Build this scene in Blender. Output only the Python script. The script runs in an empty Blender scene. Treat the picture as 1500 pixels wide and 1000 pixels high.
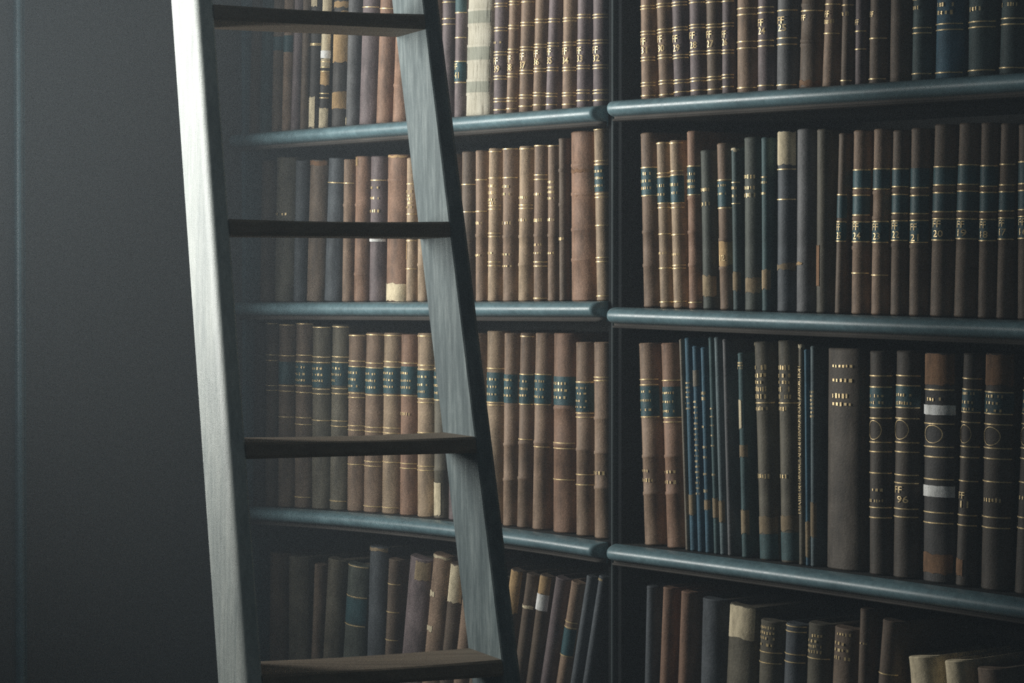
import bpy, bmesh, math, random
from mathutils import Vector, Matrix

R = random.Random(7)
SC = bpy.context.scene
COL = SC.collection
F = 3600.0                      # focal length in pixels of a 1500 px wide frame
PITCH = math.atan(70.0 / F)
EYE = Vector((0, 0, 1.6))
sp, cp = math.sin(PITCH), math.cos(PITCH)

# ------------------------------------------------------------------ place frame
def ray(px, py):
    cx, cz = (px - 750) / F, (500 - py) / F
    return Vector((cx, cp + cz * sp, -sp + cz * cp))

sl = 3050.0 / F
SHELF_U = Vector((sl, -1, 0)).normalized()      # along the bookcase, towards the viewer's side
SHELF_IN = Vector((1, sl, 0)).normalized()      # into the bookcase
ORIGIN = Vector(((900 - 750) / F * 4.2, 4.2, 0))
ROTZ = math.atan2(SHELF_U.y, SHELF_U.x)

def on_shelf(px, py, depth=0.0):
    """point of the bookcase (a along, z up) seen at a pixel, `depth` behind the front plane"""
    d = ray(px, py)
    p0 = ORIGIN + SHELF_IN * depth
    t = (p0 - EYE).dot(SHELF_IN) / d.dot(SHELF_IN)
    p = EYE + d * t
    return (p - ORIGIN).dot(SHELF_U), p.z

def case_point(a, depth, z):
    return ORIGIN + SHELF_U * a + SHELF_IN * depth + Vector((0, 0, z))

# ------------------------------------------------------------------ materials
def new_mat(name):
    m = bpy.data.materials.new(name)
    m.use_nodes = True
    nt = m.node_tree
    b = nt.nodes['Principled BSDF']
    return m, nt, b

def ramp(nt, fac, stops):
    r = nt.nodes.new('ShaderNodeValToRGB')
    els = r.color_ramp.elements
    while len(els) < len(stops):
        els.new(0.5)
    for e, (p, c) in zip(els, stops):
        e.position = p
        e.color = (*c, 1) if len(c) == 3 else c
    nt.links.new(fac, r.inputs[0])
    return r.outputs[0]

def noise(nt, scale, detail=5, rough=0.6, stretch=(1, 1, 1), coord='Object'):
    tc = nt.nodes.new('ShaderNodeTexCoord')
    mp = nt.nodes.new('ShaderNodeMapping')
    mp.inputs['Scale'].default_value = stretch
    nt.links.new(tc.outputs[coord], mp.inputs[0])
    n = nt.nodes.new('ShaderNodeTexNoise')
    n.inputs['Scale'].default_value = scale
    n.inputs['Detail'].default_value = detail
    n.inputs['Roughness'].default_value = rough
    nt.links.new(mp.outputs[0], n.inputs['Vector'])
    return n.outputs['Fac']

def mix(nt, fac, a, b, mode='MIX'):
    m = nt.nodes.new('ShaderNodeMix')
    m.data_type = 'RGBA'
    m.blend_type = mode
    for v, i in ((fac, 0), (a, 6), (b, 7)):
        if hasattr(v, 'links'):
            nt.links.new(v, m.inputs[i])
        else:
            m.inputs[i].default_value = v if i == 0 else (*v, 1)
    return m.outputs[2]

def bump(nt, b, h, strength, dist=0.002):
    n = nt.nodes.new('ShaderNodeBump')
    n.inputs['Strength'].default_value = strength
    n.inputs['Distance'].default_value = dist
    nt.links.new(h, n.inputs['Height'])
    nt.links.new(n.outputs[0], b.inputs['Normal'])

def leather_material(name, color, rough=0.62, wear=1.0):
    """scuffed binding: base colour broken by grain, rubbed patches and stains"""
    m, nt, b = new_mat(name)
    lo = tuple(c * 0.55 for c in color)
    hi = tuple(min(1, c * 1.35 + 0.012) for c in color)
    oi = nt.nodes.new('ShaderNodeObjectInfo')
    n1 = noise(nt, 38, 6, 0.65, (1, 1, 0.35))
    n2 = noise(nt, 260, 4, 0.7)
    c1 = ramp(nt, n1, [(0.34, lo), (0.5, color), (0.68, hi)])
    g = ramp(nt, n2, [(0.3, (0.72, 0.72, 0.72)), (0.7, (1.22, 1.22, 1.22))])
    c2 = mix(nt, 0.8 * wear, c1, g, 'MULTIPLY')
    v = nt.nodes.new('ShaderNodeMapRange')
    v.inputs[3].default_value = 0.82
    v.inputs[4].default_value = 1.18
    nt.links.new(oi.outputs['Random'], v.inputs[0])
    hs = nt.nodes.new('ShaderNodeHueSaturation')
    nt.links.new(v.outputs[0], hs.inputs['Value'])
    nt.links.new(c2, hs.inputs['Color'])
    nt.links.new(hs.outputs[0], b.inputs['Base Color'])
    b.inputs['Roughness'].default_value = rough
    b.inputs['Specular IOR Level'].default_value = 0.3
    bump(nt, b, n2, 0.35)
    return m

PAL = {  # binding colours (linear)
    'brown': (.250, .162, .102), 'tan': (.36, .250, .148), 'red': (.27, .150, .090), 'umber': (.148, .104, .070),
    'plum': (.165, .125, .125), 'grey': (.120, .120, .122), 'olive': (.120, .105, .072), 'moss': (.085, .098, .080),
    'teal': (.055, .115, .120), 'blue': (.040, .120, .175), 'pine': (.050, .085, .085), 'slate': (.085, .098, .110),
    'dust': (.22, .19, .14), 'vellum': (.60, .55, .42), 'black': (.055, .050, .046), 'rust': (.20, .100, .055),
    'steel': (.11, .155, .165), 'soot': (.078, .062, .046),  # last: dark brown bindings, darkened further to paint in light falloff along the bay
}
CNAME = {'brown': 'brown', 'tan': 'tan', 'red': 'reddish brown', 'umber': 'dark brown', 'plum': 'purplish brown', 'grey': 'grey',
         'olive': 'olive', 'moss': 'mossy grey', 'teal': 'teal', 'blue': 'blue', 'pine': 'dark green', 'slate': 'slate grey',
         'dust': 'dusty beige', 'vellum': 'cream vellum', 'black': 'blackish', 'rust': 'rust', 'steel': 'pale teal', 'soot': 'shaded dark brown'}
def muted(c, k=.13):
    g = .3 * c[0] + .55 * c[1] + .15 * c[2]
    return tuple(x + (g - x) * k for x in c)
MAT = {k: leather_material('binding_' + k, muted(v)) for k, v in PAL.items()}
MAT['label'] = leather_material('label_leather', (.036, .088, .100), 0.5, 0.7)
MAT['cream'] = leather_material('cream_parchment', (.62, .53, .36), 0.8, 0.6)
MAT['ochre'] = leather_material('ochre_calf', (.44, .29, .14), 0.75, 0.8)
MAT['white'] = leather_material('white_paper', (.78, .78, .75), 0.8, 0.3)
MAT['greycream'] = leather_material('grey_parchment', (.33, .335, .27), 0.8, 0.9)
MAT['darkpatch'] = leather_material('dark_calf', (.060, .052, .046), 0.7)
MAT['worn'] = leather_material('worn_tan_cloth', (.27, .205, .125), 0.8)
MAT['rustpatch'] = leather_material('rusty_calf', (.21, .115, .060), 0.8)

def cracked(name, lo, mid, hi):
    m, nt, b = new_mat(name)
    n1 = noise(nt, 60, 7, .75, (3.2, 1, .22))
    n2 = noise(nt, 18, 5, .6)
    c = ramp(nt, n1, [(.36, lo), (.44, mid), (.7, hi)])
    c = mix(nt, .5, c, ramp(nt, n2, [(.35, (.75, .72, .66)), (.65, (1.1, 1.1, 1.1))]), 'MULTIPLY')
    nt.links.new(c, b.inputs['Base Color'])
    b.inputs['Roughness'].default_value = .8
    bump(nt, b, n1, .5)
    return m
MAT['vellum'] = cracked('cracked_vellum', (.20, .18, .13), (.48, .45, .36), (.60, .57, .47))
MAT['greycream'] = cracked('cracked_grey_vellum', (.10, .10, .075), (.27, .275, .22), (.36, .365, .30))

m, nt, b = new_mat('gilt')
b.inputs['Base Color'].default_value = (.72, .53, .25, 1)
b.inputs['Roughness'].default_value = .42
b.inputs['Metallic'].default_value = .35
n = noise(nt, 420, 3, .6)
nt.links.new(ramp(nt, n, [(.25, (.30, .21, .11)), (.48, (.78, .58, .29)), (.8, (.95, .78, .45))]), b.inputs['Base Color'])
MAT['gilt'] = m

m, nt, b = new_mat('page_edges')
n = noise(nt, 40, 4, .6, (40, 1, 1))
nt.links.new(ramp(nt, n, [(.3, (.10, .085, .06)), (.7, (.22, .185, .13))]), b.inputs['Base Color'])
b.inputs['Roughness'].default_value = .9
MAT['pages'] = m

m, nt, b = new_mat('case_paint')                # old gloss paint on the bookcase
n1 = noise(nt, 14, 6, .6, (1, 1, 1))
n2 = noise(nt, 90, 4, .6)
c = ramp(nt, n1, [(.3, (.095, .165, .190)), (.6, (.140, .235, .265)), (.8, (.19, .295, .32))])
nt.links.new(mix(nt, .35, c, ramp(nt, n2, [(.35, (.6, .6, .6)), (.65, (1.2, 1.2, 1.2))]), 'MULTIPLY'), b.inputs['Base Color'])
nt.links.new(ramp(nt, n2, [(.3, (.36,) * 3), (.7, (.5,) * 3)]), b.inputs['Roughness'])
b.inputs['Coat Weight'].default_value = .2
b.inputs['Coat Roughness'].default_value = .3
bump(nt, b, n1, .15, .002)
MAT['paint'] = m

m, nt, b = new_mat('case_paint_dark')           # duller, darker paint for the middle upright's bead
n1 = noise(nt, 20, 5, .6, (1, 1, .3))
nt.links.new(ramp(nt, n1, [(.3, (.030, .040, .042)), (.7, (.060, .075, .078))]), b.inputs['Base Color'])
b.inputs['Roughness'].default_value = .6
b.inputs['Specular IOR Level'].default_value = .12
MAT['paint_dark'] = m

m, nt, b = new_mat('case_upright')              # near-black, matte middle upright
n1 = noise(nt, 12, 5, .6, (1, 1, .3))
nt.links.new(ramp(nt, n1, [(.3, (.008, .009, .010)), (.7, (.018, .020, .021))]), b.inputs['Base Color'])
b.inputs['Roughness'].default_value = .85
b.inputs['Specular IOR Level'].default_value = .03
MAT['upright'] = m

m, nt, b = new_mat('case_fillet')               # bare, grimy wood of the small fillet under each nosing
n1 = noise(nt, 20, 5, .6, (.3, 1, 1))
nt.links.new(ramp(nt, n1, [(.3, (.050, .046, .042)), (.7, (.105, .095, .085))]), b.inputs['Base Color'])
b.inputs['Roughness'].default_value = .8
b.inputs['Specular IOR Level'].default_value = .1
MAT['fillet'] = m

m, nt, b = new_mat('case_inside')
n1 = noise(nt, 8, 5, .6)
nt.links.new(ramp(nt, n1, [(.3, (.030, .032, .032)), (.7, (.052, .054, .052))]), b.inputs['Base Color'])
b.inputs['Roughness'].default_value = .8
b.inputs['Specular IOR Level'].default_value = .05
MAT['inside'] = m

m, nt, b = new_mat('ladder_paint')              # worn pale paint, rubbed along the grain
n1 = noise(nt, 30, 8, .7, (2.5, 2.5, .25))
n2 = noise(nt, 7, 6, .65, (1, 1, .6))
n3 = noise(nt, 220, 3, .6, (1, 1, .2))
c = ramp(nt, n1, [(.28, (.34, .385, .375)), (.5, (.52, .555, .53)), (.75, (.66, .68, .64))])
c = mix(nt, .7, c, ramp(nt, n2, [(.35, (.62, .66, .66)), (.65, (1.12, 1.12, 1.08))]), 'MULTIPLY')
c = mix(nt, .4, c, ramp(nt, n3, [(.35, (.7, .7, .7)), (.6, (1.1, 1.1, 1.1))]), 'MULTIPLY')
nt.links.new(c, b.inputs['Base Color'])
b.inputs['Roughness'].default_value = .5
bump(nt, b, n1, .25, .002)
MAT['ladder'] = m

m, nt, b = new_mat('ladder_paint_rubbed_shaded')       # same paint, rubbed, with the left rail's shade put into the colour
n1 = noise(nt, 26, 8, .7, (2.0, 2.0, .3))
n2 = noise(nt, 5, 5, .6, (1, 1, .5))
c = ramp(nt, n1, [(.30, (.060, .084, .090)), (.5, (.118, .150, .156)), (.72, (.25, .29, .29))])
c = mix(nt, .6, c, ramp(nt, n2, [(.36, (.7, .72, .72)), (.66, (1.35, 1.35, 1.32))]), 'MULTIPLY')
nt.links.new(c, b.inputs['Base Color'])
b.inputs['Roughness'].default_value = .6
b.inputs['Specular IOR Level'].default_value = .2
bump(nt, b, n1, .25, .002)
MAT['ladder_rubbed_shaded'] = m

m, nt, b = new_mat('tread_wood')
n1 = noise(nt, 25, 7, .7, (.15, 2.5, 2.5))
nt.links.new(ramp(nt, n1, [(.3, (.13, .10, .072)), (.55, (.22, .17, .12)), (.8, (.31, .245, .175))]), b.inputs['Base Color'])
b.inputs['Roughness'].default_value = .7
bump(nt, b, n1, .3, .002)
MAT['tread'] = m

m, nt, b = new_mat('dark_wall')
n1 = noise(nt, 3, 6, .6)
nt.links.new(ramp(nt, n1, [(.3, (.100, .108, .110)), (.7, (.122, .130, .132))]), b.inputs['Base Color'])
b.inputs['Roughness'].default_value = .85
MAT['wall'] = m

m, nt, b = new_mat('floor_boards')
n1 = noise(nt, 6, 6, .6, (6, .6, 1))
nt.links.new(ramp(nt, n1, [(.3, (.05, .04, .03)), (.7, (.10, .08, .06))]), b.inputs['Base Color'])
b.inputs['Roughness'].default_value = .5
MAT['floor'] = m

# ------------------------------------------------------------------ object helpers
def link(name, me, mat, parent=None, smooth=True):
    o = bpy.data.objects.new(name, me)
    COL.objects.link(o)
    if mat is not None:
        me.materials.append(mat)
    if smooth:
        for p in me.polygons:
            p.use_smooth = True
        me.set_sharp_from_angle(angle=math.radians(38))
    if parent is not None:
        o.parent = parent
    return o

def from_pydata(name, vs, fs, mat, parent=None, smooth=True):
    me = bpy.data.meshes.new(name)
    me.from_pydata(vs, [], fs)
    bm = bmesh.new()
    bm.from_mesh(me)
    bmesh.ops.recalc_face_normals(bm, faces=bm.faces)
    bm.to_mesh(me)
    bm.free()
    return link(name, me, mat, parent, smooth)

def open_patch(name, vs, fs, mat, parent):
    me = bpy.data.meshes.new(name)
    me.from_pydata(vs, [], fs)
    return link(name, me, mat, parent, True)

def box_mesh(x0, x1, y0, y1, z0, z1):
    vs = [(x, y, z) for x in (x0, x1) for y in (y0, y1) for z in (z0, z1)]
    fs = [(0, 1, 3, 2), (4, 6, 7, 5), (0, 4, 5, 1), (2, 3, 7, 6), (0, 2, 6, 4), (1, 5, 7, 3)]
    return vs, fs

def bevelled(o, w=0.002, seg=2):
    md = o.modifiers.new('soft_edges', 'BEVEL')
    md.width = w
    md.segments = seg
    md.limit_method = 'ANGLE'
    return o

def empty(name, loc=(0, 0, 0), label=None, cat=None, group=None):
    o = bpy.data.objects.new(name, None)
    o.empty_display_size = .05
    COL.objects.link(o)
    o.location = loc
    if label: o['label'] = label
    if cat: o['category'] = cat
    if group: o['group'] = group
    return o

# ------------------------------------------------------------------ lettering
_font_cache = {}
def text_polys(s):
    """outline-filled glyph mesh of a string: verts (x,y) and faces, about 0.7 high"""
    if s in _font_cache:
        return _font_cache[s]
    cu = bpy.data.curves.new('t', 'FONT')
    cu.body = s
    cu.resolution_u = 2
    cu.offset = 0.004
    ob = bpy.data.objects.new('t', cu)
    COL.objects.link(ob)
    dg = bpy.context.evaluated_depsgraph_get()
    me = ob.evaluated_get(dg).to_mesh()
    bm = bmesh.new()
    bm.from_mesh(me)
    bmesh.ops.triangulate(bm, faces=bm.faces)
    vs = [(v.co.x, v.co.y) for v in bm.verts]
    bm.verts.index_update()
    fs = [tuple(v.index for v in f.verts) for f in bm.faces]
    bm.free()
    ob.evaluated_get(dg).to_mesh_clear()
    bpy.data.objects.remove(ob)
    bpy.data.curves.remove(cu)
    _font_cache[s] = (vs, fs)
    return vs, fs

# ------------------------------------------------------------------ a book
class Book:
    def __init__(self, T, H, depth, bulge=None):
        self.T, self.H, self.D = T, H, depth
        self.b = bulge if bulge is not None else min(.62 * T, .027)

    def arc(self, u):
        """spine outline: x along the thickness, y into the shelf, and its outward normal"""
        t = max(-1.0, min(1.0, 2 * u - 1))
        k = .955
        y = self.b * (1 - math.sqrt(1 - k * t * t)) 
        dy = self.b * k * t / math.sqrt(1 - k * t * t) * 2 / self.T
        nx, ny = dy, -1.0
        l = math.hypot(nx, ny)
        return u * self.T, y, nx / l, ny / l

    def us(self, n, u0=0.0, u1=1.0):
        t0, t1 = math.asin(2 * u0 - 1), math.asin(2 * u1 - 1)
        return [(math.sin(t0 + (t1 - t0) * i / n) + 1) / 2 for i in range(n + 1)]

    def cover(self, bands):
        T, H, D, b = self.T, self.H, self.D, self.b
        n = 12
        arc = [self.arc(u) for u in self.us(n)]
        c = min(.0028, T * .2)
        jy = b * .79 + .003
        inner = [(T, D), (T - c, D), (T - c, jy + .004), (c, jy + .004), (c, D), (0, D)]
        zs = [(0, 0), (.002, .0004), (.006, 0)]
        for z in sorted(bands):
            if .012 < z < H - .012:
                zs += [(z - .0036, 0), (z - .0018, 1), (z + .0018, 1), (z + .0036, 0)]
        zs += [(H - .006, 0), (H - .002, .0006), (H, 0)]
        zs.sort()
        out = []
        for z, f in zs:
            if out and z - out[-1][0] < .0004:
                continue
            out.append((z, f))
        vs, fs = [], []
        for z, f in out:
            off = f * .0014 if f >= 1 else f
            head = .0012 if (z == 0 or z == H) else 0
            for (x, y, nx, ny) in arc:
                vs.append((x + nx * off * .6 - nx * head, y + ny * off - ny * head, z))
            for (x, y) in inner:
                vs.append((x, y, z))
        m_ = len(arc) + len(inner)
        for k in range(len(out) - 1):
            for i in range(m_):
                j = (i + 1) % m_
                fs.append((k * m_ + i, k * m_ + j, (k + 1) * m_ + j, (k + 1) * m_ + i))
        fs.append(tuple(range(m_))[::-1])
        fs.append(tuple((len(out) - 1) * m_ + i for i in range(m_)))
        return vs, fs

    def patch(self, z0, z1, u0=.03, u1=.97, off=.0006, jag=0.0, slant=0.0, nu=10):
        vs, fs = [], []
        us = self.us(nu, u0, u1)
        nz = 2
        for k in range(nz):
            for i, u in enumerate(us):
                x, y, nx, ny = self.arc(u)
                z = (z0, z1)[k]
                z += R.uniform(-jag, jag) + slant * (u - .5)
                vs.append((x + nx * off, y + ny * off, min(max(z, .0005), self.H - .0005)))
        w = len(us)
        for i in range(w - 1):
            fs.append((i, i + 1, w + i + 1, w + i))
        return vs, fs

    def text(self, s, z, h, u0, u1, off=.0013, vertical=False):
        vs, fs = text_polys(s)
        xs = [v[0] for v in vs]; ys = [v[1] for v in vs]
        w, hh = max(xs) - min(xs), max(ys) - min(ys)
        out = []
        for x, y in vs:
            fx, fy = (x - min(xs)) / w, (y - min(ys)) / hh
            if vertical:                      # reads upwards along the spine
                u, zz = u1 - (u1 - u0) * fy, z + h * fx
            else:
                u, zz = u0 + (u1 - u0) * fx, z + h * (fy - .5)
            X, Y, nx, ny = self.arc(u)
            out.append((X + nx * off, Y + ny * off, zz))
        return out, fs

    def marks(self, z, h, u0, u1, off=.0013):
        """a worn, unreadable line of gold: short strokes"""
        vs, fs = [], []
        n = R.randint(4, 7)
        for i in range(n):
            if R.random() < .12:
                continue
            ua = u0 + (u1 - u0) * (i + .12) / n
            ub = u0 + (u1 - u0) * (i + R.uniform(.42, .75)) / n
            za, zb = z - h / 2 * R.uniform(.6, 1), z + h / 2 * R.uniform(.6, 1)
            k = len(vs)
            for u, zz in ((ua, za), (ub, za), (ub, zb), (ua, zb)):
                X, Y, nx, ny = self.arc(u)
                vs.append((X + nx * off, Y + ny * off, zz))
            fs.append((k, k + 1, k + 2, k + 3))
        return vs, fs

def join(parts):
    vs, fs = [], []
    for v, f in parts:
        k = len(vs)
        vs += v
        fs += [tuple(i + k for i in q) for q in f]
    return vs, fs

SPINE_DEPTH = .030             # spines stand this far behind the front plane
ORD = ['', 'first', 'second', 'third', 'fourth', 'fifth', 'sixth', 'seventh', 'eighth', 'ninth', 'tenth', 'eleventh', 'twelfth',
       'thirteenth', 'fourteenth', 'fifteenth', 'sixteenth', 'seventeenth', 'eighteenth', 'nineteenth', 'twentieth',
       'twenty-first', 'twenty-second', 'twenty-third', 'twenty-fourth', 'twenty-fifth', 'twenty-sixth']

# features, all in photo pixels (y down the spine):
#  g: gilt lines   G: double gilt lines   L: teal title labels (y0,y1)   l: gold strokes (y,h)   r: raised bands
#  P: patches (y0,y1,material[,u0,u1])   t: (text,y,h,u0,u1)   V: upward text (text,y0,y1)   O: oval stamp (y0,y1)
def build_book(row, d, label, group):
    xb, xt, ytop = d['xb'], d['xt'], d['yt']
    a0 = d['a0']
    zb = d['z']
    lean = d['lean']
    T, H = d['T'], d['H']
    yb = d['yb']
    bk = Book(T, H, d.get('depth', .19), d.get('bulge'))
    root = empty(d.get('name', 'leather_book'), (0, 0, 0), label, 'book', group)
    lift = max(0, T * math.sin(lean)) if lean > 0 else 0
    p = case_point(a0, SPINE_DEPTH + d.get('in', 0), zb + lift + .0004)
    root.matrix_world = Matrix.Translation(p) @ Matrix.Rotation(ROTZ, 4, 'Z') @ Matrix.Rotation(lean, 4, 'Y')
    zz = lambda y: (yb - y) / (yb - ytop) * H
    bands = [zz(y) for y in d.get('r', [])]
    v, f = bk.cover(bands)
    cov = from_pydata('cover', v, f, MAT[d['c']], root)
    c = min(.0028, T * .2)
    pv, pf = box_mesh(c * 1.05, T - c * 1.05, bk.b * .79 + .008, bk.D - .006, .003, H - .005)
    from_pydata('page_block', pv, pf, MAT['pages'], root, False)
    wide = (d.get('u0', .03), d.get('u1', .97))
    for q in d.get('P', []):
        y0, y1, mk = q[:3]
        u = q[3:5] if len(q) >= 5 else wide
        jag = .0022 if mk in ('cream', 'ochre', 'rustpatch', 'worn') else .0004
        nm = 'paper_tag' if mk == 'white' else 'worn_patch'
        z0, z1 = max(zz(y1), .001), min(zz(y0), H - .001)
        v, f = bk.patch(z0, z1, u[0], u[1], .0007 if mk != 'white' else .0015, jag)
        o = open_patch(nm, v, f, MAT[mk], root)
        if mk == 'white': o['label'] = 'white paper tag'
    labels = []
    for (y0, y1) in d.get('L', []):
        v, f = bk.patch(zz(y1), zz(y0), .02, .98, .0007)
        labels.append((open_patch('title_label', v, f, MAT['label'], root), y0, y1))
    lines = []
    for y in d.get('g', []):
        lines.append(bk.patch(zz(y) - .0009, zz(y) + .0009, .03, .97, .0011))
    for y in d.get('G', []):
        for k in (-2.2, 2.2):
            lines.append(bk.patch(zz(y + k) - .0008, zz(y + k) + .0008, .03, .97, .0011))
    for (y0, y1) in d.get('O', []):
        zc, h = (zz(y0) + zz(y1)) / 2, abs(zz(y0) - zz(y1)) / 2
        vs, fs = [], []
        N = 28
        for i in range(N):
            t = 2 * math.pi * i / N
            for s_ in (1, .93):
                u = .46 + .30 * s_ * math.cos(t)
                X, Y, nx, ny = bk.arc(u)
                vs.append((X + nx * .0012, Y + ny * .0012, zc + h * s_ * math.sin(t)))
        for i in range(N):
            j = (i + 1) % N
            fs.append((2 * i, 2 * j, 2 * j + 1, 2 * i + 1))
        lines.append((vs, fs))
    for k, (v, f) in enumerate(lines):
        open_patch('gilt_oval' if k >= len(lines) - len(d.get('O', [])) else 'gilt_band', v, f, MAT['gilt'], root)
    def host(y):
        for o, y0, y1 in labels:
            if y0 <= y <= y1:
                return o
        return root
    writing = {}
    for (y, h) in d.get('l', []):
        writing.setdefault(host(y), []).append(bk.marks(zz(y), abs(zz(y - h / 2) - zz(y + h / 2)), .25, .84))
    for (s, y, h, u0, u1) in d.get('t', []):
        writing.setdefault(host(y), []).append(bk.text(s, zz(y), abs(zz(y - h / 2) - zz(y + h / 2)), u0, u1))
    for (s, y0, y1) in d.get('V', []):
        writing.setdefault(root, []).append(bk.text(s, zz(y1), zz(y0) - zz(y1), .16, .80, vertical=True))
    for h, parts in writing.items():
        v, f = join(parts)
        open_patch('lettering', v, f, MAT['gilt'], h)
    return root

def ff(n, y, y2, h=10):
    """shelf mark: letters and number, condensed as stamped"""
    return [('FF', y, h, .30, .64), (str(n), y2, h, .35, .72)]

def B(xb, xt, yt, c, **k):
    d = dict(xb=xb, xt=xt, yt=yt, c=c)
    d.update(k)
    return d

ROWS = {}
ROWS[('L', 1)] = [
    B(360, 364, -60, 'umber'),
    B(375, 379, -70, 'teal', ft='with plain spine'),
    B(393, 396, -66, 'umber', L=[(54, 74)]),
    B(408.5, 412, -70, 'brown', L=[(52, 76)]),
    B(422, 427, -74, 'plum'),
    B(436, 440, -62, 'umber'),
    B(447.5, 451, -80, 'black', P=[(-20, 10, 'cream'), (141, 186, 'cream')], g=[64, 66], u1=.8, ft='with cream worn foot'),
    B(463, 468, -84, 'black', P=[(-30, 74, 'cream'), (74, 85, 'white', .02, .98), (85, 98, 'cream'), (104, 124, 'ochre'), (157, 186, 'cream')],
      g=[90, 98, 104, 136, 142.5], ft='patched with white tag'),
    B(479, 482.5, -78, 'black', P=[(-40, -6, 'cream'), (4, 12, 'ochre'), (18, 91, 'ochre'), (134, 158, 'ochre')], g=[22], ft='patched with ochre'),
    B(501, 504.5, -80, 'grey', P=[(84, 93, 'ochre', .05, .3), (170, 182, 'cream', .05, .4)], ft='with small ochre chips'),
    B(519, 523.5, -74, 'plum', g=[12]),
    B(544, 549, -76, 'red', g=[14]),
    B(568, 573, -70, 'red', r=[125]),
    B(592, 597, -70, 'umber', hid=1),
    B(616, 620, -72, 'brown', hid=1),
    B(641, 642.5, -70, 'plum', g=[4, 28, 36]),
    B(660.5, 662.3, -76, 'plum', P=[(-70, 18, 'teal')], L=[(90, 118)], g=[19, 55, 89.5, 120], t=[('FF', 97, 9, .27, .58), ('41', 109.5, 9, .35, .7)], ft='lettered FF 41 with teal top'),
    B(677.5, 680.5, -82, 'vellum', P=[(16, 38, 'greycream'), (68, 91, 'greycream'), (118, 137, 'greycream'), (-34, -12, 'greycream')], r=[16, 38, 68, 91, 118, 138, -12, -34],
      ft='with banded spine', w=37, bulge=.012),
    B(717.5, 718.8, -84, 'plum', G=[8, 43, 78, 113, 145.5], g=[159.5], t=ff(39, 89, 100.5), l=[(62, 4)]),
    B(737.3, 740.8, -84, 'brown', G=[5, 39.5, 74, 109.5, 144.5], g=[158], t=ff(38, 86, 98)),
    B(754.3, 757, -86, 'brown', G=[1.5, 35.5, 71, 105, 140.5], g=[154.5], t=ff(37, 82.5, 95)),
    B(775, 778, -86, 'brown', G=[31, 67, 102, 137], g=[152.5], t=ff(36, 78.5, 90)),
    B(794.3, 798.3, -88, 'plum', G=[30, 65, 100.5, 138], g=[152], t=ff(35, 75.5, 88)),
    B(817.5, 818.8, -88, 'brown', G=[29, 64, 100.5, 137], g=[151.5], t=ff(34, 74.5, 88)),
    B(839, 840.3, -90, 'plum', G=[24, 61, 97.5, 133], g=[146], t=ff(33, 73.5, 85)),
    B(862, 862, -90, 'plum', G=[24, 61, 97, 133], g=[145.5], t=ff(32, 72.5, 84.5), w=21),
]
ROWS[('R', 1)] = [
    B(933.5, 932.7, -95, 'brown', G=[11.5, 48.5, 86, 122.5], g=[139], t=ff(31, 60.5, 73.5), w=23),
    B(959.8, 956.8, -95, 'brown', G=[9, 46, 83, 120], g=[138], t=ff(30, 57.5, 71), w=20),
    B(981, 978.6, -95, 'plum', G=[7, 43, 83, 119], g=[134], t=ff(29, 57, 70.5), w=21),
    B(1004.6, 1003.4, -95, 'plum', G=[2.5, 39, 77.5, 116], g=[131.5], t=ff(28, 52, 66), w=22),
    B(1029.7, 1028.5, -95, 'umber', G=[2, 38.5, 76, 114], g=[130], t=ff(27, 50.5, 64), w=21),
    B(1053, 1053, -95, 'plum', G=[0, 36, 75, 110.5], g=[125.5], t=ff(26, 49.5, 61)),
    B(1072, 1072, -92, 'brown', g=[13, 22, 61, 70.5, 127.5]),
    B(1103.5, 1103.7, -90, 'plum', g=[11, 19, 59, 67, 124], t=ff(24, 33, 45)),
    B(1129.5, 1130.5, -92, 'grey', g=[16, 56, 65, 123.5], t=ff(25, 30, 41)),
    B(1162, 1164.5, -96, 'umber', g=[17], r=[8, 60, 66], P=[(118, 126, 'rustpatch')], t=[('FF', 27, 8, .27, .5)]),
    B(1198, 1201.5, -94, 'brown', g=[7, 49], t=[('FF', 21, 9, .27, .58)], l=[(32, 7)]),
    B(1227, 1229, -92, 'umber', g=[7.5, 116.5], l=[(20, 6)]),
    B(1248.3, 1249, -92, 'plum', g=[45, 71], t=[('FF', 32, 8, .27, .62)]),
    B(1266, 1267.5, -96, 'umber', g=[56, 114.5], t=[('FF', 21, 8, .27, .5)]),
    B(1295.5, 1296.5, -90, 'umber'),
    B(1328, 1329.5, -98, 'pine', g=[0, 41, 48.5, 107], l=[(12, 6)]),
    B(1360, 1361.5, -100, 'blue', g=[36, 44.5, 106], l=[(8, 7), (20, 7)]),
    B(1408, 1409, -100, 'pine', g=[32.5, 40.5, 102.5], l=[(14, 7)]),
    B(1454, 1456.5, -100, 'pine', g=[28, 36.5, 99], l=[(8, 7)]),
    B(1498, 1500, -100, 'pine', g=[33, 95], w=34),
]
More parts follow.
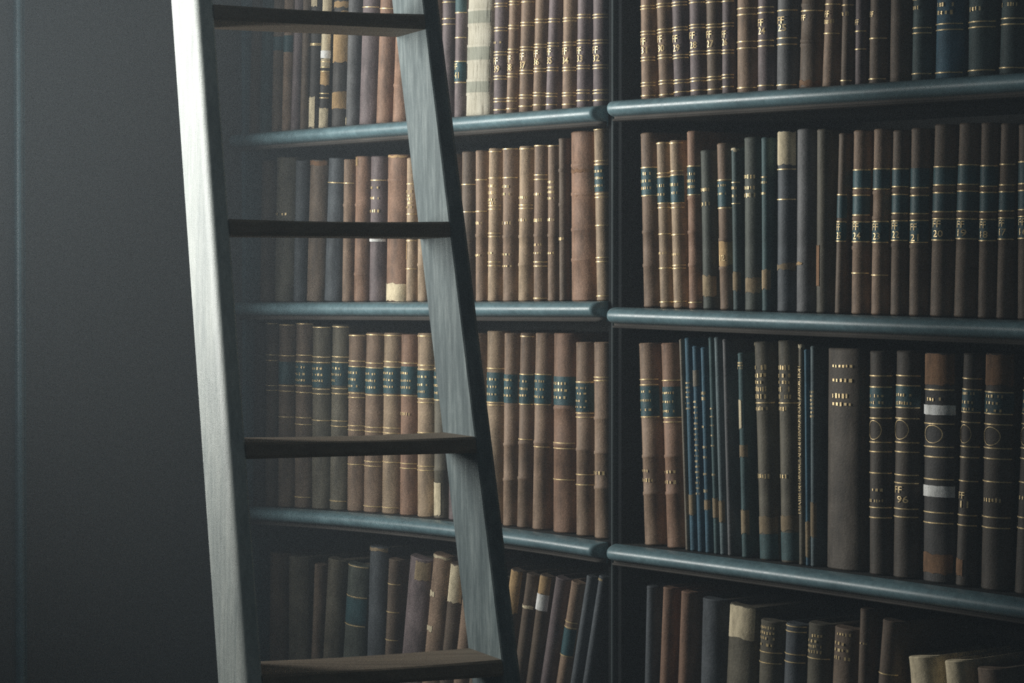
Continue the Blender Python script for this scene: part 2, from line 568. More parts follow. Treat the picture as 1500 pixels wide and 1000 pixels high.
ROWS[('L', 2)] = [
    B(375, 378, 236, 'umber'),
    B(394, 398, 232, 'olive', l=[(315, 4)]),
    B(424.5, 428.5, 236, 'slate', w=15),
    B(441.5, 447.5, 236, 'umber', P=[(237, 244, 'rustpatch')], ft='with rusty top edge'),
    B(468, 475, 233, 'slate', g=[269]),
    B(496.5, 499.5, 234, 'brown', g=[269], r=[301]),
    B(512, 515, 230, 'red', P=[(231, 244, 'ochre', .05, .5)], r=[301, 402], ft='with tan worn head'),
    B(534, 537, 230, 'plum', g=[265], l=[(276, 4), (291, 4), (310, 5)], P=[(350.5, 354.5, 'white')], ft='with white tag'),
    B(557.5, 560.5, 228, 'red', P=[(416, 443, 'cream'), (229, 232, 'ochre')], r=[265], w=28, ft='with cream patched foot'),
    B(590.5, 592, 232, 'tan', g=[270, 314, 353, 394], l=[(281, 5), (287, 3), (292, 5), (298, 4), (304, 4)], P=[(357, 380, 'ochre', .05, .4)]),
    B(606.5, 607, 233, 'tan', r=[388]),
    B(625, 625, 230, 'brown', hid=1),
    B(648, 647, 226, 'brown', hid=1),
    B(669, 671, 223, 'umber', g=[271, 311]),
    B(692, 692, 221, 'brown', g=[264, 310], r=[345], l=[(327, 5), (374, 4)]),
    B(709, 711, 218, 'tan', g=[223, 261.5, 302, 307, 342, 347, 384, 389.5], l=[(273, 5), (283, 5), (293, 5), (298, 4), (371, 4)], ft='with dark gold-lettered panel'),
    B(730, 730, 218, 'brown', g=[219, 261], l=[(274, 5), (285, 5), (327, 5), (373, 4), (390, 3)], r=[347]),
    B(753, 755, 215, 'tan', g=[219, 301, 306], l=[(290, 4), (323, 5)], r=[347, 388]),
    B(775.7, 777, 213, 'brown', g=[214.5, 257, 263.5, 384, 390, 437], l=[(323, 6), (285, 4), (359, 4), (371, 3)], r=[345]),
    B(797.7, 798, 213, 'brown', g=[214.5], l=[(267, 4), (275, 4), (282, 4), (291, 4), (322, 5), (371, 4)], r=[345]),
    B(815.8, 815, 203, 'umber', w=11, r=[250, 300], l=[(350, 5)]),
    B(828.3, 827.5, 194, 'red', r=[243, 285, 337, 381], P=[(249, 254, 'rustpatch'), (283, 287, 'rustpatch')], w=34, ft='with raised bands'),
    B(868.3, 863.8, 190, 'tan', g=[191, 237, 242, 285, 290, 331, 378, 384, 434], L=[(244, 282)], l=[(252, 5), (262, 4), (273, 4)], w=19),
]
ROWS[('R', 2)] = [
    B(936.3, 931.5, 196, 'brown', g=[247, 288], L=[(248, 287)], l=[(256, 5), (267, 5), (277, 5)], r=[341, 390], w=22),
    B(961.8, 956.5, 209, 'tan', g=[211, 255, 260.5, 299, 305.5, 344, 394, 443.5], L=[(262, 298)], l=[(273, 5), (286, 5), (372, 4)], w=19),
    B(981.3, 975.2, 207, 'tan', g=[211, 252, 258, 299, 305.5, 345, 390, 394.5, 443], L=[(259, 298)], l=[(272, 5), (284, 5), (374, 4)], w=18),
    B(1004, 1001, 193, 'red', g=[244.5, 286.5, 444], L=[(246, 286)], l=[(256, 5), (266, 5), (275, 5)], r=[291, 341, 389], w=21),
    B(1024.3, 1020.5, 221, 'moss', l=[(279, 6), (300, 7)], P=[(405, 435, 'worn')], w=19, kind='cloth book', name='cloth_book'),
    B(1049.3, 1044.5, 211, 'brown', g=[265, 306], L=[(267, 304)], l=[(273, 4), (285, 4)], P=[(355, 391, 'ochre')], t=[('12', 379, 9, .35, .7)], r=[352, 394], w=19, ft='numbered 12 with teal label'),
    B(1071, 1068, 217, 'pine', g=[268, 299], l=[(276, 5), (288, 5)], P=[(400, 428, 'worn'), (218, 222, 'cream')], w=11, kind='thin cloth book', name='cloth_book', ft='with cream tip'),
    B(1084, 1083, 202, 'moss', l=[(260, 6), (276, 6), (287, 7)], P=[(408, 430, 'worn', .3, .95)], kind='cloth book', name='cloth_book'),
    B(1113, 1111.8, 202, 'teal', l=[(260, 3), (268, 4), (284, 4)], P=[(396, 425, 'worn')], w=12, kind='thin cloth book', name='cloth_book'),
    B(1131, 1131.8, 193, 'slate', P=[(194, 242, 'cream'), (387, 396, 'worn')], g=[249, 293], w=26, ft='with cream worn head'),
    B(1159, 1160.5, 190, 'grey', P=[(385.5, 389, 'ochre', .03, .6)], w=26, ft='with ochre fleck'),
    B(1190, 1191.2, 190, 'olive', P=[(360, 420, 'rustpatch', .05, .5)], ft='with rusty spine', w=20),
    B(1219, 1225.5, 196, 'umber', g=[286, 325.5, 354], L=[(288, 320), (327, 353)], t=ff(25, 333.5, 346), w=13),
    B(1240.2, 1244, 192, 'brown', g=[250, 277, 287, 316, 326, 355, 401], L=[(251, 276), (288.5, 315), (327, 354)], t=ff(24, 333, 346.5), r=[282, 321, 364], w=24),
    B(1269.3, 1274, 190, 'brown', g=[248.5, 278, 325.5, 356, 404], L=[(249.5, 277), (327, 355)], t=ff(23, 333.5, 347), r=[283, 320], w=23),
    B(1297.6, 1302, 192, 'umber', g=[248.5, 274.5, 286, 313.5, 324.5, 353], L=[(249.5, 273.5), (287, 312.5), (325.5, 352)], t=ff(22, 332, 344.5), r=[280, 319, 360], w=23),
    B(1324, 1328, 189, 'umber', g=[276, 287.5, 314, 324, 356], L=[(247.5, 275), (288.5, 313), (325, 355)], t=ff(21, 333.5, 349), r=[281, 319, 362], w=26),
    B(1353, 1360.5, 184, 'umber', g=[246, 272.5, 284, 311.5, 322, 353], L=[(247, 271.5), (285, 310.5), (323, 352)], t=ff(20, 329.5, 343.5), r=[278, 317], w=33),
    B(1388.5, 1397, 182, 'umber', g=[243, 271.5, 281.5, 311, 322, 351], L=[(244, 270.5), (282.5, 310), (323, 350)], t=ff(19, 330, 342.5), r=[276, 316], w=32),
    B(1425.3, 1431, 181, 'umber', g=[244, 274, 283, 311.5, 322.5, 353.5], L=[(245, 273), (284, 310.5), (323.5, 352.5)], t=ff(18, 330.5, 344.5), r=[278, 317], w=25),
    B(1453, 1460.5, 182, 'umber', g=[242, 272, 282, 310, 320.5, 351.5], L=[(283, 309), (321.5, 350.5)], t=ff(17, 328, 341), r=[277, 315], w=26),
    B(1483.3, 1485.2, 183, 'umber', g=[238, 270, 280, 308, 318, 350], L=[(239, 269), (281, 307), (319, 349)], t=ff(16, 326, 340), r=[275, 313], w=27),
]
ROWS[('L', 3)] = [
    B(366, 368, 474, 'black'),
    B(383, 385, 473, 'umber', g=[474, 520, 528, 565, 572]),
    B(400, 402, 475, 'umber', g=[476, 521, 565, 573, 611], L=[(530, 563)]),
    B(424, 427, 473, 'umber', g=[474.5, 520.5, 530, 565.5, 575, 612, 622, 729], L=[(532, 563)], l=[(538, 4), (548, 4), (557, 4)], w=22),
    B(449, 450.7, 478, 'olive', g=[479.5, 523, 531, 570, 577, 616], L=[(533, 568)], l=[(540, 4), (549, 4), (558, 4)], w=24),
    B(475.5, 480, 476, 'olive', g=[479, 523, 531, 569.5, 577, 617, 625, 735], L=[(532, 565)], l=[(540, 4), (549, 4), (558, 4)], w=23),
    B(501.3, 504, 490, 'brown', g=[491.5, 529, 537, 576, 582.5, 624, 630.5, 681], L=[(538, 574)], l=[(546, 4), (556, 4), (566, 4)], w=22),
    B(525, 529.3, 488, 'brown', g=[490.5, 532, 539, 579, 626.5, 633, 677, 683.5, 743], L=[(540, 577)], l=[(548, 4), (558, 4), (568, 4)], w=23),
    B(552, 555.5, 488, 'tan', g=[491.5, 530, 538, 579.5, 627.5, 635, 678, 745], L=[(539, 577)], l=[(547, 4), (557, 4), (567, 4)], w=23),
    B(578.5, 581, 490, 'red', g=[532, 580, 680, 687], L=[(537, 578)], l=[(547, 4), (558, 4), (568, 4), (607, 6)], w=23),
    B(604, 604.5, 488, 'tan', g=[492, 535, 541, 584.5, 590, 634.5, 684, 690], L=[(543, 583)], l=[(552, 4), (564, 4), (574, 4)], w=23),
    B(629.7, 630, 492, 'olive', g=[540, 586.5], L=[(545, 585)], l=[(553, 4), (565, 4), (576, 4)], r=[690], P=[(708, 757, 'cream', .03, .75)], w=19, ft='with cream worn foot'),
    B(650, 652, 488, 'plum', r=[600]),
    B(676, 677, 488, 'brown', hid=1),
    B(704, 706.5, 485, 'tan', g=[540, 590, 594], L=[(546, 589)], l=[(556, 4), (567, 4), (578, 4)]),
    B(731, 733.5, 488, 'brown', L=[(549, 591)], l=[(557, 4), (569, 4), (580, 4)], r=[653, 705]),
    B(751.3, 756.8, 488, 'brown', g=[493, 549, 593, 645], L=[(550, 592)], l=[(559, 4), (570, 4), (580, 4)], r=[651, 703]),
    B(772.8, 778, 488, 'brown', g=[549, 593.5, 656], L=[(550, 592)], l=[(559, 4), (571, 4), (582, 4)], r=[650]),
    B(801.7, 803, 488, 'red', g=[650, 658, 704], L=[(552, 594)], l=[(562, 5), (572, 5), (583, 5)], r=[599, 653], w=31),
    B(836.5, 836, 501, 'brown', g=[560, 606, 612, 697, 712], L=[(562, 604)], l=[(569, 4), (577, 4), (588, 4), (597, 3)], r=[660], w=25),
    B(863, 862.3, 501, 'brown', g=[553, 558], r=[614, 665, 717], l=[(695, 6)], w=25),
]
ROWS[('R', 3)] = [
    B(936.8, 928.3, 503, 'brown', g=[557, 565, 612.5], L=[(567, 611)], l=[(575, 4), (588, 4), (602, 4), (692, 5), (706, 6)], r=[671, 726], w=25),
    B(969.5, 960.5, 503, 'red', g=[558.5, 613.5, 620], L=[(568, 612)], l=[(577, 4), (590, 4), (604, 4), (694, 5), (709, 6)], r=[671, 726], w=26),
    B(1003.2, 993.5, 497, 'dust', w=6.5, kind='thin volume', name='thin_book', ft='with plain narrow spine'),
    B(1008.5, 1000.2, 495, 'blue', w=9, P=[(726, 757, 'worn')], l=[(562, 3), (569, 3), (576, 3), (583, 3), (592, 3), (600, 3)], kind='thin volume', name='thin_book'),
    B(1019.8, 1011.5, 507, 'blue', w=8.5, P=[(543, 567, 'dust')], l=[(y, 3.5) for y in range(590, 728, 8)], kind='thin volume', name='thin_book', ft='with gold specks'),
    B(1031.3, 1024, 509, 'blue', w=8, P=[(735, 750, 'worn')], l=[(577, 6), (585, 6), (627, 4), (657, 4), (672, 4), (697, 4), (722, 6)], kind='thin volume', name='thin_book', ft='with scattered gold'),
    B(1044, 1035.7, 494, 'teal', w=7, P=[(732, 762, 'worn')], l=[(600, 3), (612, 3), (625, 3), (640, 3), (655, 3), (698, 3)], kind='thin volume', name='thin_book', ft='with tan foot'),
    B(1052.8, 1043.8, 494, 'steel', w=8, P=[(737, 768, 'worn')], kind='thin volume', name='thin_book', ft='with tan foot'),
    B(1064.3, 1056.3, 497, 'grey', w=7, kind='thin volume', name='thin_book', ft='with plain spine'),
    B(1083.8, 1077.5, 517, 'teal', w=11, P=[(587, 629, 'cream', .1, .6), (655, 672, 'worn'), (750, 785, 'worn')], l=[(532, 3), (536, 3), (540, 3)], kind='thin volume', name='thin_book', ft='with narrow cream label'),
    B(1106, 1097.5, 501, 'olive', w=26, l=[(539, 8), (551, 7), (561, 6), (571, 8), (582, 8), (600, 7), (700, 8)], g=[591.5], P=[(502, 506, 'cream', .03, .25), (760, 785, 'worn'), (786, 822, 'teal')], kind='cloth book', name='cloth_book', ft='with teal foot'),
    B(1137, 1132, 499, 'olive', w=27, l=[(539, 8), (551, 7), (561, 6), (571, 8), (582, 8), (600, 7), (700, 8)], g=[591.5], P=[(758, 780, 'worn'), (783, 824, 'teal')], kind='cloth book', name='cloth_book', ft='with gold title rows'),
    B(1168.5, 1167.3, 504, 'olive', w=9.5, V=[('TREATISE ON DIVORCE AND INTERPROVINCIAL JURISDICTION', 537, 757)], P=[(504.5, 510, 'cream')], kind='narrow book', name='cloth_book'),
    B(1179.2, 1176.5, 512, 'blue', w=5.5, P=[(768, 820, 'worn')], kind='thin volume', name='thin_book', ft='with worn foot'),
    B(1185.5, 1185, 507, 'steel', w=8, l=[(y, 4) for y in range(575, 616, 6)], P=[(740, 790, 'worn')], kind='thin volume', name='thin_book', ft='with gold specks'),
    B(1204.5, 1206.5, 510, 'soot', w=50, l=[(536, 5), (557, 6), (580, 8), (592, 6)], bulge=.016, ft='with very wide spine'),
    B(1264.8, 1265.7, 514, 'soot', g=[550.5, 567, 597.5, 613, 648.5, 662.5, 694, 745, 760], L=[(568, 596.5)], l=[(580, 5), (590, 5), (719, 5), (735, 5)], O=[(616, 645)], w=32),
    B(1299, 1304.3, 514, 'soot', g=[550.5, 565, 597.5, 613.5, 649, 663, 697, 709, 747, 759], L=[(566, 596.5)], l=[(579, 5), (591, 6)], O=[(615.5, 645)], t=[('FF', 719, 10, .27, .58), ('96', 733, 10, .4, .78)], w=35),
    B(1343.5, 1346.3, 517, 'black', g=[571, 621, 655, 670, 703, 752, 767.5], P=[(517.5, 563, 'rustpatch'), (593.5, 608, 'white', .01, .985), (712.5, 729, 'white', .01, .985), (813, 842, 'rustpatch')], O=[(623, 650)], l=[(585, 6)], w=46, bulge=.022, ft='with two white bands'),
    B(1392.3, 1404.5, 518, 'soot', g=[555, 571, 604.5, 619.5, 655.5, 671.5, 706.5, 757, 772], L=[(572, 603.5)], l=[(577, 5), (590, 5), (600, 5)], O=[(623, 651)], t=[('FF', 728, 10, .27, .58), ('11', 741, 10, .4, .74)], P=[(822, 846, 'rustpatch', .05, .6)], w=31),
    B(1426.5, 1434.5, 518, 'soot', g=[575, 607, 622.5, 657.5, 673, 707, 759.5, 775], L=[(576, 606)], l=[(581, 5), (591, 5), (602, 5), (734, 7)], O=[(626, 654)], P=[(518.5, 565, 'rustpatch')], w=42, ft='with rusty head'),
    B(1476.5, 1492, 518, 'soot', g=[556, 574, 608, 623, 658.5, 674, 709, 761, 777], L=[(575, 607)], l=[(580, 6), (590, 6), (602, 6), (732, 6)], O=[(627, 655)], w=36),
]
ROWS[('L', 4)] = [
    B(388, 389, 809, 'umber', w=20),
    B(415, 415, 813, 'olive', w=26),
    B(452.5, 457, 826, 'umber', w=13),
    B(467, 474, 819, 'olive', w=22),
    B(495.6, 502.5, 827, 'moss', g=[829, 874.5, 917.5], L=[(877, 915)], w=31),
    B(530.5, 534.5, 800, 'slate', P=[(801, 806, 'worn')], w=26, ft='with beige top edge'),
    B(559, 564.5, 819, 'umber', g=[856, 898, 940], w=16),
    B(582, 593, 818, 'plum', P=[(822, 850, 'worn', .55, .97)], w=31, ft='with beige torn corner'),
    B(616, 628, 814, 'brown', P=[(815, 818, 'cream'), (869, 877, 'cream', .04, .55), (920.5, 929, 'cream', .04, .6)], w=25, ft='with two cream tags'),
    B(643.5, 655, 827, 'umber', P=[(828, 884, 'cream')], w=18, ft='with cream upper spine'),
    B(664, 674, 850, 'brown', w=19),
    B(688, 700, 846, 'umber', hid=1, w=18),
    B(730, 744.5, 836, 'umber', P=[(837, 900, 'ochre')], w=15, ft='with ochre upper spine'),
    B(754, 767.5, 842, 'umber', P=[(889, 893, 'cream')], w=14, ft='with thin cream tag'),
    B(773.5, 787, 844, 'umber', P=[(845, 872, 'ochre'), (872, 896, 'white')], w=15, ft='with ochre and white head'),
    B(795, 809.5, 848, 'plum', w=16),
    B(818.5, 832.3, 854, 'brown', g=[914, 922, 965], L=[(924, 964)], w=16),
    B(841, 856.5, 845, 'slate', w=11),
    B(859, 874.5, 845, 'slate', l=[(850, 4)], w=11),
]
ROWS[('R', 4)] = [
    B(941.5, 943.5, 858, 'slate', w=13),
    B(963, 966.5, 860, 'red', w=17),
    B(989.3, 992.4, 866, 'red', w=19),
    B(1018.7, 1020.5, 876, 'slate', w=35),
    B(1059.5, 1062.5, 886, 'olive', P=[(887, 935, 'cream')], w=39, bulge=.018, ft='with broad cream head'),
    B(1104.5, 1106, 908, 'olive', l=[(918, 5), (926, 5), (934, 5), (944, 5)], g=[955, 971], w=32),
    B(1142, 1143.5, 913, 'slate', g=[916, 924, 958, 970], w=29),
    B(1174.7, 1176, 912, 'olive', l=[(930, 5), (938, 5), (946, 5), (954, 5)], g=[964], w=33, ft='with gold tooled panel'),
    B(1212.3, 1213.7, 919, 'umber', l=[(928, 5), (942, 5), (952, 5), (964, 6)], w=38),
    B(1253.5, 1255.5, 891, 'umber', l=[(943, 4)], w=19),
    B(1283, 1286, 909, 'umber', g=[989], w=27),
    B(1320, 1321, 962, 'cream', w=42, ft='with pale spine'),
    B(1373, 1374.5, 968, 'cream', w=38, ft='with pale spine'),
    B(1420, 1421.5, 978, 'umber', w=44),
]
CNAME['cream'] = 'cream parchment'

def quad(pts):
    (x0, y0), (x1, y1), (x2, y2) = pts
    def fn(x):
        return (y0 * (x - x1) * (x - x2) / ((x0 - x1) * (x0 - x2)) + y1 * (x - x0) * (x - x2) / ((x1 - x0) * (x1 - x2))
                + y2 * (x - x0) * (x - x1) / ((x2 - x0) * (x2 - x1)))
    return fn
def lin(p, q):
    return lambda x: p[1] + (q[1] - p[1]) * (x - p[0]) / (q[0] - p[0])

def level_line(y900):
    """edge line of a level shelf, from its height in the picture at the post"""
    z = on_shelf(900, y900)[1]
    def fn(x):
        d = ray(x, 500)
        t = (ORIGIN - EYE).dot(SHELF_IN) / d.dot(SHELF_IN)
        yy = d.y * t
        s = (z - EYE.z) / yy                       # tangent above the horizon
        return 500 - F * math.tan(math.atan(s) + PITCH)
    return fn

EDGE = {
    ('L', 0): level_line(-178), ('R', 0): level_line(-178),
    ('L', 1): lin((447, 188.5), (893, 153.0)), ('R', 1): lin((923, 145.5), (1500, 106)),
    ('L', 2): lin((404, 442.5), (893, 441.0)), ('R', 2): lin((918, 450.5), (1500, 469.5)),
    ('L', 3): quad([(462, 747.5), (660, 765), (893, 796.5)]), ('R', 3): quad([(908, 798.5), (1200, 836), (1500, 878)]),
    ('L', 4): level_line(1125), ('R', 4): level_line(1125),
}

def edge_z(bay, k):
    fn = EDGE[(bay, k)]
    tab = []
    x0, x1 = (300, 905) if bay == 'L' else (900, 1680)
    for i in range(41):
        x = x0 + (x1 - x0) * i / 40
        tab.append(on_shelf(x, fn(x)))
    def z(a):
        if a <= tab[0][0]: return tab[0][1]
        for (a0, z0), (a1, z1) in zip(tab, tab[1:]):
            if a <= a1:
                return z0 + (z1 - z0) * (a - a0) / (a1 - a0)
        return tab[-1][1]
    return z
EZ = {k: edge_z(*k) for k in EDGE}

A_CORNER = on_shelf(343, 440)[0]
A_POST = on_shelf(901, 440, .02)[0]
A_END = on_shelf(1600, 440)[0]
POST_W = .034
BAY = {'L': (A_CORNER + .012, A_POST - POST_W / 2), 'R': (A_POST + POST_W / 2, A_END)}

# ------------------------------------------------------------------ bookcase
case = empty('bookcase', ORIGIN, 'tall dark teal painted bookcase of two bays standing against the alcove side', 'bookcase')
case.rotation_euler = (0, 0, ROTZ)
CASE_DEPTH = .32
v, f = box_mesh(A_CORNER, A_END + .03, CASE_DEPTH, CASE_DEPTH + .02, .0, 2.35)
from_pydata('back_panel', v, f, MAT['inside'], case, False)
v, f = box_mesh(A_CORNER, A_CORNER + .012, .02, CASE_DEPTH, 0, 2.35)
from_pydata('upright', v, f, MAT['paint'], case, False)
v, f = box_mesh(A_POST - POST_W / 2, A_POST + POST_W / 2, .020, CASE_DEPTH, 0, 2.35)
up = bevelled(from_pydata('upright', v, f, MAT['upright'], case, False), .002)
v, f = box_mesh(A_END, A_END + .03, .020, CASE_DEPTH, 0, 2.35)
from_pydata('upright', v, f, MAT['paint'], case, False)
# half-round bead down the front of the middle upright
vs, fs = [], []
N = 10
for z in (0, 2.35):
    for i in range(N + 1):
        t = math.pi * i / N
        vs.append((A_POST - .0052 * math.cos(t), .0205 - .008 * math.sin(t), z))
for i in range(N):
    fs.append((i, i + 1, N + 2 + i, N + 1 + i))
fs.append(tuple(range(N + 1)))
fs.append(tuple(range(N + 1, 2 * N + 2))[::-1])
from_pydata('bead', vs, fs, MAT['paint_dark'], up)

NOSE = [(.014, 0), (.004, 0), (-.0005, -.0008)]
for i in range(1, 12):
    t = math.pi * (i / 12)
    NOSE.append((-.0010 - .0185 * math.sin(t) ** .9, -.0012 - .01275 * (1 - math.cos(t))))
NOSE += [(.001, -.0272), (.001, -.0312), (-.0035, -.0318), (-.0050, -.0333), (-.0035, -.0348), (.004, -.0355), (.014, -.0355)]

for bay in 'LR':
    a0, a1 = BAY[bay]
    for k in range(5):
        z = EZ[(bay, k)]
        # board
        vs, fs = [], []
        N = 24
        for i in range(N + 1):
            a = a0 + (a1 - a0) * i / N
            for (y, dz) in ((.014, 0), (CASE_DEPTH, 0), (CASE_DEPTH, -.034), (.014, -.034)):
                vs.append((a, y, z(a) + dz))
        for i in range(N):
            for j in range(4):
                q = (j + 1) % 4
                fs.append((i * 4 + j, i * 4 + q, i * 4 + 4 + q, i * 4 + 4 + j))
        fs.append((0, 1, 2, 3)); fs.append((N * 4, N * 4 + 3, N * 4 + 2, N * 4 + 1))
        board = from_pydata('shelf', vs, fs, MAT['inside'], case, False)
        # moulded edge with rounded returns beside the post; it laps over the upright's face
        e0 = a0 + .0 if bay == 'L' else a0 - .006
        e1 = a1 + .006 if bay == 'L' else a1
        st = []
        rr = .014
        for i in range(7):
            t = math.pi / 2 * i / 6
            st.append((e0 + rr * (1 - math.cos(t)), math.sin(t) if bay == 'R' else 1))
        M = 30
        for i in range(1, M):
            st.append((e0 + rr + (e1 - e0 - 2 * rr) * i / M, 1))
        for i in range(7):
            t = math.pi / 2 * i / 6
            st.append((e1 - rr * (1 - math.sin(t)), math.cos(t) if bay == 'L' else 1))
        vs, fs = [], []
        for a, s_ in st:
            for (y, dz) in NOSE:
                yy = y if y >= .013 else .013 + (y - .013) * (.15 + .85 * s_)
                vs.append((a, yy, z(a) + dz))
        m_ = len(NOSE)
        for i in range(len(st) - 1):
            for j in range(m_):
                q = (j + 1) % m_
                fs.append((i * m_ + j, i * m_ + q, (i + 1) * m_ + q, (i + 1) * m_ + j))
        fs.append(tuple(range(m_))); fs.append(tuple((len(st) - 1) * m_ + j for j in range(m_))[::-1])
        nb = from_pydata('nosing', vs, fs, MAT['paint'], board)
        nb.data.materials.append(MAT['fillet'])
        for p in nb.data.polygons:
            if len(p.vertices) == 4 and all(v % m_ >= m_ - 7 for v in p.vertices):
                p.material_index = 1

# ------------------------------------------------------------------ books on the shelves
SHELF_NAME = {1: 'top', 2: 'second', 3: 'third', 4: 'bottom'}
BAY_NAME = {'L': 'behind ladder', 'R': 'in open bay'}
used = {}
for (bay, k), books in ROWS.items():
    zf = EZ[(bay, k)]
    for d in books:
        yl = EDGE[(bay, k)](d['xb'])
        d['yb'] = yl
        xb, xt, yt = d['xb'], d['xt'], d['yt']
        if k == 1:                                      # tops lie above the picture: xt is read at y = 40
            xt = xb + (xt - xb) * (yl - yt) / (yl - 40)
        if k == 4:                                      # bottoms lie below the picture: xb is read at y = 950
            xb = xt + (xb - xt) * (yl - yt) / (950 - yt)
        ab, _ = on_shelf(xb, yl, SPINE_DEPTH)
        at, zt = on_shelf(xt, yt, SPINE_DEPTH)
        zb = zf(ab)
        d['a0'], d['at'], d['z'], d['zt'] = ab, at, zb, zt
        d['lean'] = math.atan2(at - ab, zt - zb)
        d['H'] = math.hypot(at - ab, zt - zb)
    n = len(books)
    for i, d in enumerate(books):
        rt = d.get('w')
        T = None
        if rt is not None:
            T = on_shelf(d['xb'] + rt, d['yb'], SPINE_DEPTH)[0] - on_shelf(d['xb'], d['yb'], SPINE_DEPTH)[0]
        if i + 1 < n:
            e = books[i + 1]
            zc = min(d['zt'], e['zt'])
            at1 = d['a0'] + (d['at'] - d['a0']) * (zc - d['z']) / (d['zt'] - d['z'])
            at2 = e['a0'] + (e['at'] - e['a0']) * (zc - e['z']) / (e['zt'] - e['z'])
            gap = min(e['a0'] - d['a0'], at2 - at1) - .0006
            T = gap * .87 if T is None else min(T, gap * .93)
        if T is None:
            T = .03
        d['T'] = max(T, .004)
    left_part = [d for d in books if d['xb'] < 640 and not d.get('hid')]
    post_part = [d for d in books if d['xb'] >= 640 and not d.get('hid')]
    for d in books:
        tx = [t[0] for t in d.get('t', []) if t[0] != 'FF']
        name = CNAME[d['c']]
        ft = d.get('ft')
        if not ft:
            if d.get('V'): ft = 'with long gold lettering'
            elif tx and any(t[0] == 'FF' for t in d.get('t', [])): ft = 'lettered FF %s' % tx[0]
            elif any(q[2] == 'white' for q in d.get('P', [])): ft = 'with white tags'
            elif any(q[2] == 'cream' for q in d.get('P', [])): ft = 'with cream patch'
            elif len(d.get('L', [])) > 0: ft = 'with teal label'
            elif d.get('g') or d.get('G'): ft = 'with gold lines'
            else: ft = 'without gilding' if not d.get('l') else 'with gold strokes'
        kind = d.get('kind', 'book')
        if bay == 'R':
            pos = '%s from post' % ORD[books.index(d) + 1]
        elif d.get('hid'):
            pos = 'covered by the ladder rail'
        elif d in left_part:
            pos = '%s from dark wall' % ORD[left_part.index(d) + 1]
        else:
            pos = '%s from post' % ORD[len(post_part) - post_part.index(d)]
        lab = '%s %s %s, %s, %s shelf %s' % (name, kind, ft, pos, SHELF_NAME[k], BAY_NAME[bay])
        grp = 'books on the %s shelf %s' % (SHELF_NAME[k], BAY_NAME[bay])
        if d.get('hid'):
            lab = '%s book covered by the ladder rail on the %s shelf' % (name, SHELF_NAME[k])
            grp = 'books covered by the ladder rail'
        if len(lab.replace(',', '').split()) > 16: print('LONG', lab)
        build_book(k, d, lab, grp)

# ------------------------------------------------------------------ ladder
RUNG = Vector((8550.0 / F, 1, 0)).normalized()           # along the treads, left to right and away
BACK = Vector((-RUNG.y, RUNG.x, 0))                      # the way it leans
def at_depth(px, py, y):
    d = ray(px, py)
    return EYE + d * (y / d.y)
Y_LOW = 3.60
Y_TOP = Y_LOW * 1.061
br = at_depth(735, 965, Y_LOW)                           # inner near corner of the right rail
tr = at_depth(620.5, 14, Y_TOP)
def left_point(px, py, pr):
    """outer near corner of the other rail: same tread line through pr"""
    d = ray(px, py)
    t = (pr - EYE).dot(BACK) / d.dot(BACK)
    return EYE + d * t
bl = left_point(356, 965, br); bl.z = br.z
tl = left_point(285.5, 14, tr); tl.z = tr.z
def along(p, q, z):
    return p + (q - p) * ((z - p.z) / (q.z - p.z))
CORNER = case_point(A_CORNER, 0, 0)
WALL_N = SHELF_U.copy()                                  # back wall faces along the bookcase
RD, RT = .132, .028
Z_END = 2.0
while Z_END < 7.5 and (along(br, tr, Z_END) + BACK * RD - CORNER).dot(WALL_N) > .012 and (along(bl, tl, Z_END) + BACK * RD - CORNER).dot(WALL_N) > .012:
    Z_END += .01
lad_o = along(bl, tl, 0)
ladder = empty('library_ladder', lad_o, 'worn pale wooden library ladder leaning across the shelves behind it', 'ladder')
def rail(p, q, width_dir, bev_sign, mat):
    """flat rail: depth RD along BACK, thickness RT along width_dir; its near outside edge is rounded"""
    prof = []
    r_, rd_ = .012, .030
    if bev_sign:                                         # outer near corner rounded
        prof += [(0, RD)]
        for i in range(7):
            t = math.pi / 2 * i / 6
            prof.append((r_ * (1 - math.cos(t)), rd_ * (1 - math.sin(t))))
        prof += [(RT - .003, 0), (RT, .003), (RT, RD)]
    else:
        prof += [(0, RD), (0, .002), (.002, 0), (RT - .006, 0), (RT, .006), (RT, RD)]
    vs, fs = [], []
    N = 60
    for i in range(N + 1):
        z = Z_END * i / N
        c = along(p, q, z)
        for (w, dd) in prof:
            vs.append(tuple(c + width_dir * w + BACK * dd - lad_o))
    m_ = len(prof)
    for i in range(N):
        for j in range(m_):
            k = (j + 1) % m_
            fs.append((i * m_ + j, i * m_ + k, (i + 1) * m_ + k, (i + 1) * m_ + j))
    fs.append(tuple(range(m_))); fs.append(tuple(N * m_ + j for j in range(m_))[::-1])
    return from_pydata('rail', vs, fs, MAT[mat], ladder)
rail(bl, tl, RUNG, True, 'ladder')
rail(br, tr, RUNG, False, 'ladder_rubbed_shaded')
z4 = br.z - .001
step = (at_depth(621.5, 20.7, Y_TOP).z - z4) / 3.0
TH = .024
z = z4
while z - step > .1:
    z -= step
